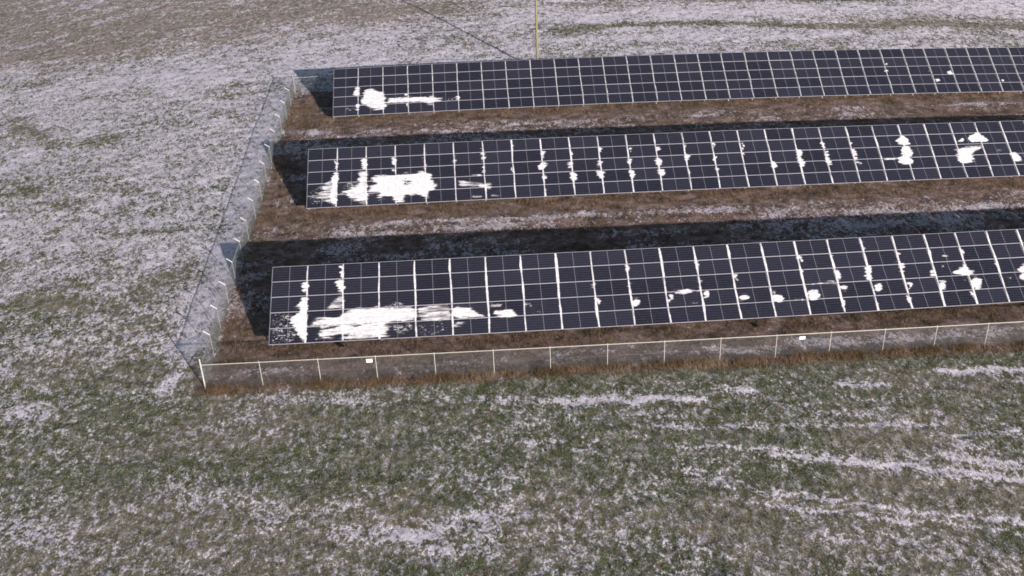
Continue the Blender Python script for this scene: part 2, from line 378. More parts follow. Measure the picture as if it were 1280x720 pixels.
def ramp(t, fac, stops, interp='LINEAR'):
    n = t.nodes.new('ShaderNodeValToRGB'); n.color_ramp.interpolation = interp
    el = n.color_ramp.elements
    while len(el) < len(stops): el.new(.5)
    for e, (p, c) in zip(el, stops):
        e.position = p; e.color = (*c, 1) if len(c) == 3 else c
    t.links.new(fac, n.inputs[0]); return n.outputs[0]
def mix(t, fac, a, b):
    n = t.nodes.new('ShaderNodeMix'); n.data_type = 'RGBA'
    for s, x in ((0, fac), (6, a), (7, b)):
        if isinstance(x, (int, float)): n.inputs[s].default_value = x
        elif isinstance(x, tuple): n.inputs[s].default_value = (*x, 1)
        else: t.links.new(x, n.inputs[s])
    return n.outputs[2]
def smooth(t, v, a, b):
    n = t.nodes.new('ShaderNodeMapRange'); n.interpolation_type = 'SMOOTHSTEP'
    n.inputs[1].default_value = a; n.inputs[2].default_value = b; t.links.new(v, n.inputs[0]); return n.outputs[0]

# -- ground: frosted winter crop, thin snow, tan stubble and dead weeds inside the fence
M_ground, t, bs, L = mat('snowy_field')
tc = N(t, 'ShaderNodeTexCoord').outputs['Object']
a_cov = N(t, 'ShaderNodeAttribute', attribute_name='snow_cover').outputs['Fac']
a_dry = N(t, 'ShaderNodeAttribute', attribute_name='dry_ground').outputs['Fac']
a_tan = N(t, 'ShaderNodeAttribute', attribute_name='tan_ground').outputs['Fac']
strt = mapping(t, tc, (.45, 1, 1), (0, 0, .05))
n_big = noise(t, strt, .55, 3, .6, .4)
n_med = noise(t, mapping(t, tc, (1.25, .85, 1)), 2.1, 4, .62, .3)
n_fin = noise(t, mapping(t, tc, (1.15, .85, 1)), 6.0, 4, .72)
n_vf = noise(t, tc, 19, 2, .6)
s1 = math_n(t, 'MULTIPLY', n_big, .14)
s2 = math_n(t, 'MULTIPLY_ADD', n_med, .38, s1)
s3 = math_n(t, 'MULTIPLY_ADD', n_fin, .48, s2)
s4 = math_n(t, 'MULTIPLY_ADD', math_n(t, 'SUBTRACT', a_cov, .5), .20, s3)
snow_m = smooth(t, s4, .468, .528)
thin = math_n(t, 'MULTIPLY', snow_m, smooth(t, n_vf, .25, .55))
thin = math_n(t, 'MAXIMUM', thin, math_n(t, 'MULTIPLY', snow_m, .68))
dust = math_n(t, 'MULTIPLY', smooth(t, math_n(t, 'MULTIPLY_ADD', n_med, .45, math_n(t, 'MULTIPLY', n_vf, .55)), .485, .60), .46)
dust = math_n(t, 'MULTIPLY', dust, math_n(t, 'MULTIPLY_ADD', a_dry, -.75, 1.0))
thin = math_n(t, 'MAXIMUM', thin, dust)
thin = math_n(t, 'MULTIPLY', thin, math_n(t, 'MULTIPLY_ADD', a_dry, -.32, 1.0))
soil = ramp(t, n_med, [(.3, (.105, .078, .058)), (.5, (.15, .115, .088)), (.7, (.20, .16, .125))])
green = ramp(t, n_fin, [(.3, (.036, .052, .016)), (.55, (.075, .10, .036)), (.75, (.13, .15, .065))])
n_gs = smooth(t, noise(t, tc, 3.1, 4, .65), .36, .56)
field = mix(t, n_gs, soil, green)
tanc = ramp(t, n_med, [(.3, (.20, .16, .125)), (.55, (.30, .24, .195)), (.75, (.40, .33, .28))])
field = mix(t, a_tan, field, tanc)
n_dry = noise(t, mapping(t, tc, (.6, 1, 1)), 1.3, 6, .74, .5)
dry = ramp(t, n_dry, [(.34, (.038, .032, .018)), (.44, (.100, .064, .045)), (.53, (.172, .114, .092)), (.64, (.26, .195, .17))])
base = mix(t, a_dry, field, dry)
snowc = ramp(t, n_fin, [(.25, (.56, .515, .565)), (.55, (.76, .71, .78)), (.75, (.90, .86, .93))])
col = mix(t, thin, base, snowc)
L(col, bs.inputs['Base Color']); bs.inputs['Roughness'].default_value = .85; bs.inputs['Specular IOR Level'].default_value = .25
bp = N(t, 'ShaderNodeBump'); bp.inputs['Strength'].default_value = .9; bp.inputs['Distance'].default_value = .10
hh = math_n(t, 'MULTIPLY_ADD', n_fin, .45, math_n(t, 'MULTIPLY', n_med, 1.0)); hh = math_n(t, 'MULTIPLY_ADD', n_vf, .2, hh)
L(hh, bp.inputs['Height']); L(bp.outputs[0], bs.inputs['Normal'])

def plant_mat(name, stops, sc1=1.3, rough=.75, trans=.0):
    m, t, bs, L = mat(name)
    tc = N(t, 'ShaderNodeTexCoord').outputs['Object']
    f = noise(t, tc, sc1, 4, .65); f2 = noise(t, tc, 11, 2, .5)
    ff = math_n(t, 'MULTIPLY_ADD', f2, .5, math_n(t, 'MULTIPLY', f, .5))
    L(ramp(t, ff, stops), bs.inputs['Base Color']); bs.inputs['Roughness'].default_value = rough; bs.inputs['Specular IOR Level'].default_value = .25
    return m
M_green = plant_mat('frosted_green_blades', [(.38, (.045, .056, .023)), (.47, (.090, .104, .046)), (.54, (.155, .168, .090)), (.62, (.36, .37, .30)), (.70, (.60, .59, .59))])
M_dark = plant_mat('dark_green_blades', [(.38, (.035, .045, .02)), (.47, (.07, .08, .038)), (.55, (.12, .125, .065)), (.66, (.24, .235, .19))])
M_straw = plant_mat('dead_straw_blades', [(.38, (.055, .050, .020)), (.46, (.105, .075, .038)), (.53, (.165, .105, .062)), (.62, (.27, .20, .14))], .5)

def metal_mat(name, c, metal, rough, var=.15):
    m, t, bs, L = mat(name)
    tc = N(t, 'ShaderNodeTexCoord').outputs['Object']; f = noise(t, tc, 6, 4, .6)
    L(ramp(t, f, [(.3, tuple(x*(1-var) for x in c)), (.7, c)]), bs.inputs['Base Color'])
    bs.inputs['Metallic'].default_value = metal; bs.inputs['Roughness'].default_value = rough
    return m
M_galv = metal_mat('galvanised_steel', (.40, .41, .39), .35, .5)
M_leg = metal_mat('dull_steel_leg', (.30, .29, .27), .3, .6)
M_mesh = metal_mat('mesh_wire', (.20, .21, .21), .3, .55)
M_arm = metal_mat('bright_zinc', (.85, .85, .83), .2, .4)
M_frame = metal_mat('aluminium_frame', (.54, .535, .57), .3, .45, .08)
M_rail = metal_mat('pale_rail', (.55, .53, .46), .1, .5)
M_plate = metal_mat('white_enamel_plate', (.84, .84, .84), 0, .5, .04)
M_print = metal_mat('grey_print', (.35, .35, .36), 0, .6, .1)

M_glass, t, bs, L = mat('solar_cells_under_glass')
tc = N(t, 'ShaderNodeTexCoord').outputs['Object']
sx = N(t, 'ShaderNodeSeparateXYZ'); L(tc, sx.inputs[0]); X, Y = sx.outputs[0], sx.outputs[1]
def line(coord, period, width, off=0.0, soft=.35):
    a = math_n(t, 'PINGPONG', math_n(t, 'ADD', coord, off), period/2)
    n = t.nodes.new('ShaderNodeMapRange'); n.interpolation_type = 'SMOOTHSTEP'
    n.inputs[1].default_value = width/2*(1-soft); n.inputs[2].default_value = width/2*(1+soft); n.inputs[3].default_value = 1; n.inputs[4].default_value = 0
    t.links.new(a, n.inputs[0]); return n.outputs[0]
CELLH = (MOD-.006-.056)/6
rows_l = line(Y, CELLH, .016, -.031); cols_l = line(X, .0835, .005, -.038)
midl = smooth(t, math_n(t, 'ABSOLUTE', math_n(t, 'SUBTRACT', X, 1.0375)), .011, .006)
oi = N(t, 'ShaderNodeObjectInfo').outputs['Random']
base = mix(t, oi, (.0110, .0120, .0200), (.0195, .0205, .0320))
wn = noise(t, mapping(t, tc, (1, 2.5, 1)), 3.0, 4, .6)
base = mix(t, math_n(t, 'MULTIPLY', smooth(t, wn, .45, .75), .25), base, (.05, .047, .06))
base = mix(t, math_n(t, 'MULTIPLY', rows_l, .40), base, (.14, .13, .18)); base = mix(t, math_n(t, 'MULTIPLY', cols_l, .25), base, (.12, .12, .16))
base = mix(t, midl, base, (.26, .26, .30))
L(base, bs.inputs['Base Color']); bs.inputs['Roughness'].default_value = .22; bs.inputs['Specular IOR Level'].default_value = .45
bs.inputs['Coat Weight'].default_value = .0

M_psnow, t, bs, L = mat('melting_snow')
tc = N(t, 'ShaderNodeTexCoord').outputs['Object']; f = noise(t, mapping(t, tc, (.5, 1, 1)), 7, 5, .65)
pcol = ramp(t, f, [(.34, (.50, .50, .51)), (.5, (.62, .62, .64)), (.64, (.80, .81, .84))])
thk = N(t, 'ShaderNodeAttribute', attribute_name='thickness').outputs['Fac']
L(mix(t, smooth(t, thk, .45, .98), (.40, .39, .40), pcol), bs.inputs['Base Color']); bs.inputs['Roughness'].default_value = .8
bs.inputs['Specular IOR Level'].default_value = .2
bp = N(t, 'ShaderNodeBump'); bp.inputs['Strength'].default_value = .2; bp.inputs['Distance'].default_value = .02; L(f, bp.inputs['Height']); L(bp.outputs[0], bs.inputs['Normal'])
th = N(t, 'ShaderNodeAttribute', attribute_name='thickness').outputs['Fac']
al = smooth(t, math_n(t, 'MULTIPLY_ADD', noise(t, tc, 14, 2, .6), .25, math_n(t, 'SUBTRACT', th, .125)), .03, 1.0)      # thin wet snow lets the glass show
L(al, bs.inputs['Alpha'])

M_wood, t, bs, L = mat('weathered_pole_wood')
tc = N(t, 'ShaderNodeTexCoord').outputs['Object']; f = noise(t, mapping(t, tc, (9, 9, .7)), 3, 5, .6)
L(ramp(t, f, [(.3, (.15, .14, .075)), (.7, (.26, .245, .14))]), bs.inputs['Base Color']); bs.inputs['Roughness'].default_value = .85

# ------------------------------------------------------------------ ground sheet with snow cover, stubble and dry-weed maps
def seg_dist(x, y, a, b, sy=1.0):
    ax, ay = a; bx, by = b; dx, dy = bx-ax, by-ay; l = dx*dx+dy*dy+1e-9
    tt = np.clip(((x-ax)*dx+(y-ay)*dy)/l, 0, 1)
    return np.hypot(x-ax-tt*dx, y-ay-tt*dy)
def inside_fence(x, y, m=0.0):
    """signed metres inside the enclosure (positive inside)"""
    return np.minimum(np.minimum(x+3.25, y-front_y(x)), back_y(x)-y)
def maps(x, y):
    wob = (fbm(x*.9, y*.9, 3, 5)-.5)
    cov = .28+.33*sstep(-6, 12, y+wob*8)
    cov = cov-.10*sstep(-5, 20, x)*sstep(5, -3, y)*.5
    cov = cov+(fbm(x*.09, y*.16, 3, 21)-.5)*(.15+.3*sstep(-2, 10, y))+(fbm(x*.45, y*.9, 3, 23)-.5)*(.28+.2*sstep(-3, 6, y))
    dwx = x+(vnoise(x*.8, y*.8, 31)-.5)*1.0; dwy = y+(vnoise(x*.7, y*.8, 32)-.5)*.45
    far = sstep(15, 60, y)
    for val, wd, pl in GROUND_STROKES:
        x0 = min(p[0] for p in pl)-wd*3-2; x1 = max(p[0] for p in pl)+wd*3+2; y0 = min(p[1] for p in pl)-wd*3-2; y1 = max(p[1] for p in pl)+wd*3+2
        k = (x > x0) & (x < x1) & (y > y0) & (y < y1)
        if not k.any(): continue
        d = np.full(int(k.sum()), 99.0)
        for a, b in zip(pl[:-1], pl[1:]): d = np.minimum(d, seg_dist(dwx[k], dwy[k], a, b))
        q = np.exp(-(d/(wd*.45))**2)
        inp = cov[k]
        cov[k] = inp+val*q*np.where(y[k] < -4, .85, 1.0)
    ins = inside_fence(x, y)
    inn = sstep(-.55, .25, ins+wob*1.3)
    # brown verge just outside the front fence
    dry = np.maximum(inn, sstep(-1.05, -.5, ins+wob*.9)*sstep(1.5, 0, np.abs(y-front_y(x)))*.9)
    cin = -.10+(fbm(x*.25, y*.4, 3, 77)-.5)*.6
    for R in ROWS:                                # snow has lasted where the rows keep the ground in shade
        yy = y-row_y(R, x); cin = cin+(.46-.12*sstep(18, 26, x)*sstep(46, 38, x))*sstep(4.0, 6.0, yy)*sstep(15, 12.5, yy)*sstep(.30, .56, fbm(x*.3, y*.5, 3, 8))
        cin = cin+.25*sstep(-4.2, -3.2, yy)*sstep(-.9, -1.7, yy)
        cin = cin-.5*sstep(-1.3, -.5, yy)*sstep(1, .3, yy)
    add = cov-(.28+.33*sstep(-6, 12, y+wob*8))
    cin = cin+np.clip(add, 0, .6)*1.0
    cov = cov*(1-inn)+cin*inn
    cov = np.where(dry > inn+.1, cov-.35*(dry-inn), cov)
    yb_ = y+wob*7-(52+.14*(x+35)); tan = sstep(-3, 6, yb_)*sstep(22, 4, x)*.95
    cov = cov-.22*sstep(-2, 6, yb_)*sstep(24, 8, x)
    tan = np.maximum(tan, .55*sstep(.35, .6, fbm(x*.07, y*.12, 3, 90))*sstep(48, 58, y))
    tan = np.maximum(tan, .35*sstep(.45, .62, fbm(x*.12, y*.2, 3, 91)))
    # ploughed lines running off to the far left corner
    tl = np.sin((y*.73-x*.68)*1.55+wob*6)*sstep(50, 62, y+x*.1)*sstep(12, -8, x)
    cov = cov+.24*tl*(.4+fbm(x*.1, y*.1, 2, 44)); tan = np.clip(tan-.35*tl*(tan > 0), 0, 1)
    tl2 = np.sin(y*2.1+x*.08+wob*5)*sstep(50, 56, y)*sstep(14, 24, x)
    cov = cov+.08*tl2
    return np.clip(cov, -.1, 1.1), np.clip(dry, 0, 1), np.clip(tan, 0, 1)
def rough_h(x, y):
    ins = sstep(-.5, .5, inside_fence(x, y))
    return (fbm(x*1.1, y*1.4, 4, 3, .6)-.5)*(.16+.06*ins)+(fbm(x*.12, y*.12, 2, 4)-.5)*.12
fine_x = np.arange(-58, 92, .25); fine_y = np.arange(-27, 104, .25)
gx = np.concatenate([[-1400, -700, -350, -200, -130, -90, -70], fine_x, [96, 105, 130, 180, 300, 600, 1400]])
gy = np.concatenate([[-1000, -400, -200, -100, -60, -40, -32], fine_y, [108, 118, 140, 200, 350, 800, 2200]])
GX, GY = np.meshgrid(gx, gy); gxf, gyf = GX.ravel(), GY.ravel()
cov, dry, tan = maps(gxf, gyf)
inner = (gxf > -60) & (gxf < 93) & (gyf > -28) & (gyf < 105)
gz = gh(gxf, gyf)+np.where(inner, rough_h(gxf, gyf), 0)
nx, ny = len(gx), len(gy)
ii = (np.arange(ny-1)[:, None]*nx+np.arange(nx-1)[None]).ravel()
F = np.stack([ii, ii+1, ii+nx+1, ii+nx], 1)
me = mesh_np('ground', np.stack([gxf, gyf, gz], 1), F, M_ground, smooth=True)
for nm, arr in (('snow_cover', cov), ('dry_ground', dry), ('tan_ground', tan)):
    at = me.attributes.new(nm, 'FLOAT', 'POINT'); at.data.foreach_set('value', arr.astype(np.float32))
props(obj('ground', me), kind='structure')

# ------------------------------------------------------------------ grass: blades as real triangles
def blades(px, py, n, h0, h1, spread, width, lean, seed, sink=.02):
    """n upright pointed blades round every (px, py)"""
    r = np.random.default_rng(seed); m = len(px)
    X = np.repeat(px, n)+r.normal(0, spread, m*n); Y = np.repeat(py, n)+r.normal(0, spread, m*n)
    Z = gh(X, Y)+rough_h(X, Y)-sink
    a = r.uniform(0, 2*np.pi, m*n); h = np.repeat(r.uniform(.75, 1.25, m), n)*r.uniform(h0, h1, m*n)
    w_ = width*r.uniform(.6, 1.4, m*n); dx, dy = np.cos(a), np.sin(a)
    la = r.uniform(0, 2*np.pi, m*n); ll = h*lean*r.uniform(.2, 1.3, m*n)
    V = np.empty((m*n, 3, 3))
    V[:, 0] = np.stack([X-dx*w_/2, Y-dy*w_/2, Z], 1); V[:, 1] = np.stack([X+dx*w_/2, Y+dy*w_/2, Z], 1)
    V[:, 2] = np.stack([X+np.cos(la)*ll, Y+np.sin(la)*ll, Z+sink+h], 1)
    return V.reshape(-1, 3)
def blade_obj(name, V, m, label, cat):
    F = np.arange(len(V)).reshape(-1, 3)
    o = obj(name, mesh_np(name, V, F, m)); props(o, label, cat, kind='stuff'); return o
def scatter(n, seed):
    """random spots over the part of the field the drone looks at, denser close by"""
    r = np.random.default_rng(seed); out = []
    y = -24+120*r.random(n)**1.12; half0 = -14-.36*(y+17); half1 = 42+.50*(y+17)
    return half0-3+(half1-half0+6)*r.random(n), y
sx_, sy_ = scatter(330000, 2)
c_, d_, t_ = maps(sx_, sy_); rr = rng.random(len(sx_)); clump = fbm(sx_*2.2, sy_*3.0, 3, 51)
ok = (inside_fence(sx_, sy_) < -.35) & (d_ < .5) & (rr < np.clip((1.05-c_)*1.25, .12, 1)*(1-.9*t_)*sstep(.40, .55, clump+(.55-c_)*.25))
V = blades(sx_[ok], sy_[ok], 5, .05, .12, .05, .026, .7, 5)
blade_obj('winter_crop', V, M_green, 'short green winter crop poking through thin snow across the open field', 'grass')
print('crop tufts', int(ok.sum()))
# bigger clumps of the crop, each standing dark in the snow
kx, ky = scatter(60000, 12); kc, kd, t2 = maps(kx, ky); cl2 = fbm(kx*1.1, ky*1.1, 2, 55)
okk = (inside_fence(kx, ky) < -.5) & (kd < .4) & (rng.random(len(kx)) < np.clip(.35+1.8*sstep(.35, .65, cl2+(.6-kc)*.3), 0, 1)*(1-.75*t2)*sstep(-8, 4, ky))
V = blades(kx[okk], ky[okk], 9, .07, .15, .085, .040, .8, 15)
blade_obj('crop_clumps', V, M_dark, 'dark green clumps of winter crop dotted over the snowier left and far field', 'grass')
# tan stubble outside, mostly far off
ok2 = (inside_fence(sx_, sy_) < -.35) & (d_ < .5) & (rng.random(len(sx_)) < .07+.22*t_)
V = blades(sx_[ok2], sy_[ok2], 4, .04, .10, .05, .02, .8, 6)
blade_obj('dead_stubble', V, M_straw, 'pale dead stubble scattered between the snow of the open field', 'stubble')
# weeds inside the fence and along its foot
n = 120000
wx = rng.uniform(-4.2, 75, n); wy = rng.uniform(-4.5, 48, n); ins = inside_fence(wx, wy); nz = fbm(wx*.8, wy*.8, 3, 61)
dens = np.where(ins > -.1, .22, 0.0)*sstep(.35, .55, nz)
dens = np.where((ins > -.95) & (ins < .1) & (np.abs(wy-front_y(wx)) < 1.2), .75*sstep(.3, .5, nz), dens)
for R in ROWS:
    yy = wy-row_y(R, wx); dens = np.maximum(dens, .9*sstep(-1.25, -.6, yy)*sstep(1.4, .6, yy)*sstep(.28, .5, nz)*(ins > 0))
dens = np.maximum(dens, .8*sstep(2.6, 1.2, np.abs(wx+3.0))*(ins > -.15)*sstep(.38, .56, fbm(wx*.45, wy*.45, 3, 66)))
ok3 = rng.random(n) < dens
fx_ = rng.uniform(-3.6, 56, 15000); fy_ = front_y(fx_)+rng.normal(-.18, .22, 15000)
okf = rng.random(15000) < .12+.7*sstep(.42, .62, fbm(fx_*.9, fy_*.9, 3, 88))
V = np.concatenate([blades(wx[ok3], wy[ok3], 7, .08, .27, .08, .017, .6, 7), blades(fx_[okf], fy_[okf], 6, .12, .42, .08, .016, .5, 77)])
blade_obj('dry_weeds', V, M_straw, 'dry orange brown weeds growing under the panel rows and along the fence', 'weeds')
n = 40000
wx = rng.uniform(-3.2, 75, n); wy = rng.uniform(-3, 46, n); ins = inside_fence(wx, wy); nz = fbm(wx*.5, wy*.7, 3, 71)
ok4 = (ins > 0) & (rng.random(n) < .5*sstep(.42, .6, nz))
V = blades(wx[ok4], wy[ok4], 5, .05, .16, .06, .024, .6, 8)
blade_obj('low_grass', V, M_green, 'low green grass in patches between the rows of panels', 'grass')

# ------------------------------------------------------------------ rows of solar panels
PW, PH = PITCH-.034, MOD-.006; FW, FD, REC = .017, .035, .004
fr = MB()
for lo, hi in (((0, 0, -FD), (PW, FW, 0)), ((0, PH-FW, -FD), (PW, PH, 0)), ((0, FW, -FD), (FW, PH-FW, -.0005)), ((PW-FW, FW, -FD), (PW, PH-FW, -.0005))): fr.box(lo, hi)
frame_me = fr.mesh('panel_frame', M_frame)
gl = MB(); gl.box((FW, FW, -.010), (PW-FW, PH-FW, -REC)); glass_me = gl.mesh('cell_sheet', M_glass)
row_labels = ['front row of dark solar panels nearest the long near fence', 'middle row of dark solar panels between two shaded strips',
              'back row of dark solar panels nearest the wooden pole, almost free of snow']
for R, lab in zip(ROWS, row_labels):
    n = R['n']; o0 = row_pt(R, 0); base = np.array([o0[0], o0[1], gf(o0[0], o0[1])])
    t = props(empty('solar_array', base), lab, 'solar array', 'rows of solar panels inside the fence')
    off = Matrix.Translation(Vector(-base))
    ev = Vector((0, CT, ST))
    for i in range(n):
        for k in range(5):
            a = Vector(row_pt(R, i+.017/PITCH, k*MOD+.003)); b = Vector(row_pt(R, i+1, k*MOD+.003))
            ex = (b-a).normalized(); nz_ = ex.cross(ev).normalized(); ey = nz_.cross(ex)
            jit = rng.normal(0, .0012); nz_ = nz_+ey*rng.normal(0, .003); nz_.normalize(); ey = nz_.cross(ex); a = a+nz_*jit
            M = Matrix(((ex.x, ey.x, nz_.x, a.x), (ex.y, ey.y, nz_.y, a.y), (ex.z, ey.z, nz_.z, a.z), (0, 0, 0, 1)))
            p = obj('solar_panel', frame_me, t); p.matrix_local = off @ M
            obj('cell_sheet', glass_me, p)
    for i in range(n+1):
        def leg(v, r=.045):
            top = row_pt(R, i, v)-np.array([0, -ST, CT])*.12; x, y = top[0], top[1]
            b = MB(); b.bar((x, y, gf(x, y)-.25), top, .09, .05, (0, 1, 0)); obj('support_post', b.mesh('support_post', M_leg, base), t)
        leg(.70 if R is ROWS[2] else 1.25); leg(4.5)
        b = MB(); nn = np.array([0, -ST, CT])
        b.bar(row_pt(R, i, .10)-nn*.115, row_pt(R, i, SLANT-.10)-nn*.115, .06, .07, tuple(nn)); obj('rafter', b.mesh('rafter', M_galv, base), t)
    for v in (.5, 1.55, 2.6, 3.65, 4.72):
        b = MB()
        for i in range(n): b.bar(row_pt(R, i, v)-nn*.058, row_pt(R, i+1, v)-nn*.058, .05, .042, tuple(nn))
        obj('purlin', b.mesh('purlin', M_galv, base), t)

# ------------------------------------------------------------------ snow left lying on the panels
def in_poly(x, y, P):
    c = np.zeros(x.shape, bool); j = len(P)-1
    for i in range(len(P)):
        (x0, y0), (x1, y1) = P[i], P[j]
        if y0 != y1: c ^= ((y0 > y) != (y1 > y)) & (x < (x1-x0)*(y-y0)/(y1-y0)+x0)
        j = i
    return c
def panel_snow(ri, joint, label):
    R = ROWS[ri]; H = .03; nu = int(R['n']*PITCH/H); nv = int(SLANT/H)
    U, Vv = np.meshgrid((np.arange(nu)+.5)*H, (np.arange(nv)+.5)*H)
    su = U+(fbm(U*1.8, Vv*9, 4, 11+ri, .6)-.5)*.62; sv = Vv+(fbm(U*2.5, Vv*7, 4, 41+ri, .6)-.5)*.20
    den = np.zeros(U.shape); hgt = np.zeros(U.shape)
    streak = fbm(U*4, Vv*15, 4, 9, .65); crumb = fbm(U*11+Vv*5, Vv*19-U*4, 2, 19)
    sk = fbm(U*1.6, Vv*11, 5, 29, .62); sk = (np.argsort(np.argsort(sk.ravel())).reshape(sk.shape)/sk.size)
    def blur(A, r):
        for ax in (0, 1):
            acc = np.zeros_like(A)
            for s in range(-r, r+1): acc += np.roll(A, s, ax)
            A = acc/(2*r+1)
        return A
    for d, P in SNOW_SHAPES[ri]:
        P = list(zip(P[0::2], P[1::2])); xs = [p[0] for p in P]; ys = [p[1] for p in P]
        a = max(0, int((min(xs)-.5)/H)); b = min(nu, int((max(xs)+.5)/H)); c = max(0, int((min(ys)-.4)/H)); e = min(nv, int((max(ys)+.4)/H))
        if a >= b or c >= e: continue
        k = np.s_[c:e, a:b]
        q = in_poly(su[k], sv[k], P).astype(float)
        if d < 0: den[k] *= 1-.85*blur(q, 2)*sstep(.62, .45, streak[k]); continue
        size = math.sqrt((max(xs)-min(xs))*(max(ys)-min(ys)))
        r_ = 7 if size > 1.8 else (4 if size > .5 else 1)
        qb = blur(blur(q, r_), r_); sn = sk[k]
        if d < .6: w8 = sstep(.15, .6, qb)*sstep(.50, .60, .62*crumb[k]+.38*streak[k]+(d-.45)*.5)*(.35+.45*sk[k])
        elif size > .5: w8 = sstep(0, 1.15, qb*(2.35+.5*(d > .9))-1.35*(1-sn)-.15*(d < .9))*((.80+.2*sn if d < 1 else 1) if d > .85 else .40+.5*sn)
        else: w8 = sstep(.15, .95, qb+(sn-.5)*.45)*(.92 if d > .85 else d)
        w8 = np.clip(w8, 0, 1); den[k] = np.maximum(den[k], w8)
        hgt[k] = np.maximum(hgt[k], w8*(.008+.020*min(1, size)*d))
    # snow caught in the upright joints, swelling towards the foot of each panel
    i = np.round(U/PITCH); du = U-i*PITCH
    ph = (Vv % MOD)/MOD
    amt = fbm(i*3.1+.2, Vv*1.1, 3, 60+ri); side = (vnoise(i*7.7, Vv*.9, 70+ri)-.5)*.06
    wdt = joint[0]+joint[1]*np.clip(amt-.42, 0, 1)*2.2*sstep(joint[2], joint[2]+2.5*PITCH, U)+joint[3]*(1-ph)*vnoise(i*5.3, np.floor(Vv/MOD)*3.3, 81+ri)
    wdt = wdt+(fbm(U*9, Vv*9, 2, 90)-.5)*.03
    q = np.clip((wdt-np.abs(du-side))/.03+.75, 0, 1)*(wdt > 0)*(i > 0)*(i < R['n'])
    den = np.maximum(den, q*.97); hgt = np.where((q > .3) & (hgt < .008), .008, hgt); m = den > .06
    # away from the picture's snow shapes a few frozen crumbs
    rows_, cols_ = np.nonzero(m)
    vm = np.zeros((nv+1, nu+1)); vh = np.zeros((nv+1, nu+1)); vd = np.zeros((nv+1, nu+1))
    for dv in (0, 1):
        for dw in (0, 1):
            vm[dv:nv+dv, dw:nu+dw] += m; vd[dv:nv+dv, dw:nu+dw] += den/4; vh[dv:nv+dv, dw:nu+dw] = np.maximum(vh[dv:nv+dv, dw:nu+dw], hgt)
    hv = .003+vh*(vm/4)**1.5*(.7+.6*fbm(np.arange(nu+1)[None]*.25, np.arange(nv+1)[:, None]*.4, 2, 3))
    vid = -np.ones((nv+1, nu+1), int); need = vm > 0; vid[need] = np.arange(need.sum())
    vr, vc = np.nonzero(need); uu, vv = vc*H, vr*H
    uu = uu+(_hash(vr, vc, 3)-.5)*H*.4; vv = np.clip(vv+(_hash(vr, vc, 4)-.5)*H*.4, 0, SLANT)
    P = row_pt(R, uu/PITCH, vv)+hv[vr, vc][:, None]*np.array([0, -ST, CT])
    F = np.stack([vid[rows_, cols_], vid[rows_, cols_+1], vid[rows_+1, cols_+1], vid[rows_+1, cols_]], 1)
    me = mesh_np('panel_snow', P, F, M_psnow, smooth=True); at = me.attributes.new('thickness', 'FLOAT', 'POINT'); at.data.foreach_set('value', vd[vr, vc].astype(np.float32))
    o = obj('panel_snow', me); props(o, label, 'snow', kind='stuff')
    print('snow faces', len(F))
panel_snow(0, (.028, .050, 2*PITCH, .026), 'white snow patches and streaks lying on the front row of panels')
panel_snow(1, (.025, .040, 4*PITCH, .020), 'white snow patches and streaks lying on the middle row of panels')
panel_snow(2, (.021, .0, 0, .004), 'small white snow patches lying on the back row of panels')

# ------------------------------------------------------------------ chain-link fences
def mesh_bay(a, b, h, base, wire=.0026, step=.068):
    """chain-link cloth between two posts: two families of slanting wires, each a three-sided rod, plus selvedge and line wires"""
    a = np.array(a, float); b = np.array(b, float); L_ = math.hypot(b[0]-a[0], b[1]-a[1]); e = (b-a)/L_; nrm = np.array([-e[1], e[0], 0]); nrm /= np.linalg.norm(nrm)
    P0, P1 = [], []
    for s in (1, -1):
        c = np.arange(-h, L_, step) if s > 0 else np.arange(0, L_+h, step)
        z0 = np.zeros(len(c)); z1 = np.full(len(c), h)
        if s > 0:
            z0 = np.clip(-c, 0, h); z1 = np.clip(L_-c, 0, h); x0 = c+z0; x1 = c+z1
        else:
            z0 = np.clip(c-L_, 0, h); z1 = np.clip(c, 0, h); x0 = c-z0; x1 = c-z1
        k = z1-z0 > .02
        P0.append(a+e*x0[k, None]+np.array([0, 0, 1.])*z0[k, None]+nrm*.002*s); P1.append(a+e*x1[k, None]+np.array([0, 0, 1.])*z1[k, None]+nrm*.002*s)
    for z in (.03, h*.5, h-.03): P0.append((a+[0, 0, z])[None]); P1.append((b+[0, 0, z])[None])
    P0 = np.concatenate(P0); P1 = np.concatenate(P1); d = P1-P0; d /= np.linalg.norm(d, axis=1)[:, None]
    u = np.cross(d, nrm); m = len(P0); V = np.empty((m, 6, 3))
    for q in range(3):
        t_ = q*2*math.pi/3; o = (u*math.cos(t_)+nrm[None]*math.sin(t_))*wire
        V[:, q] = P0+o; V[:, q+3] = P1+o
    F = (np.arange(m)[:, None, None]*6+np.array([[0, 1, 4, 3], [1, 2, 5, 4], [2, 0, 3, 5]])[None]).reshape(-1, 4)
    return mesh_np('mesh_panel', V.reshape(-1, 3)-np.array(base), F, M_mesh)
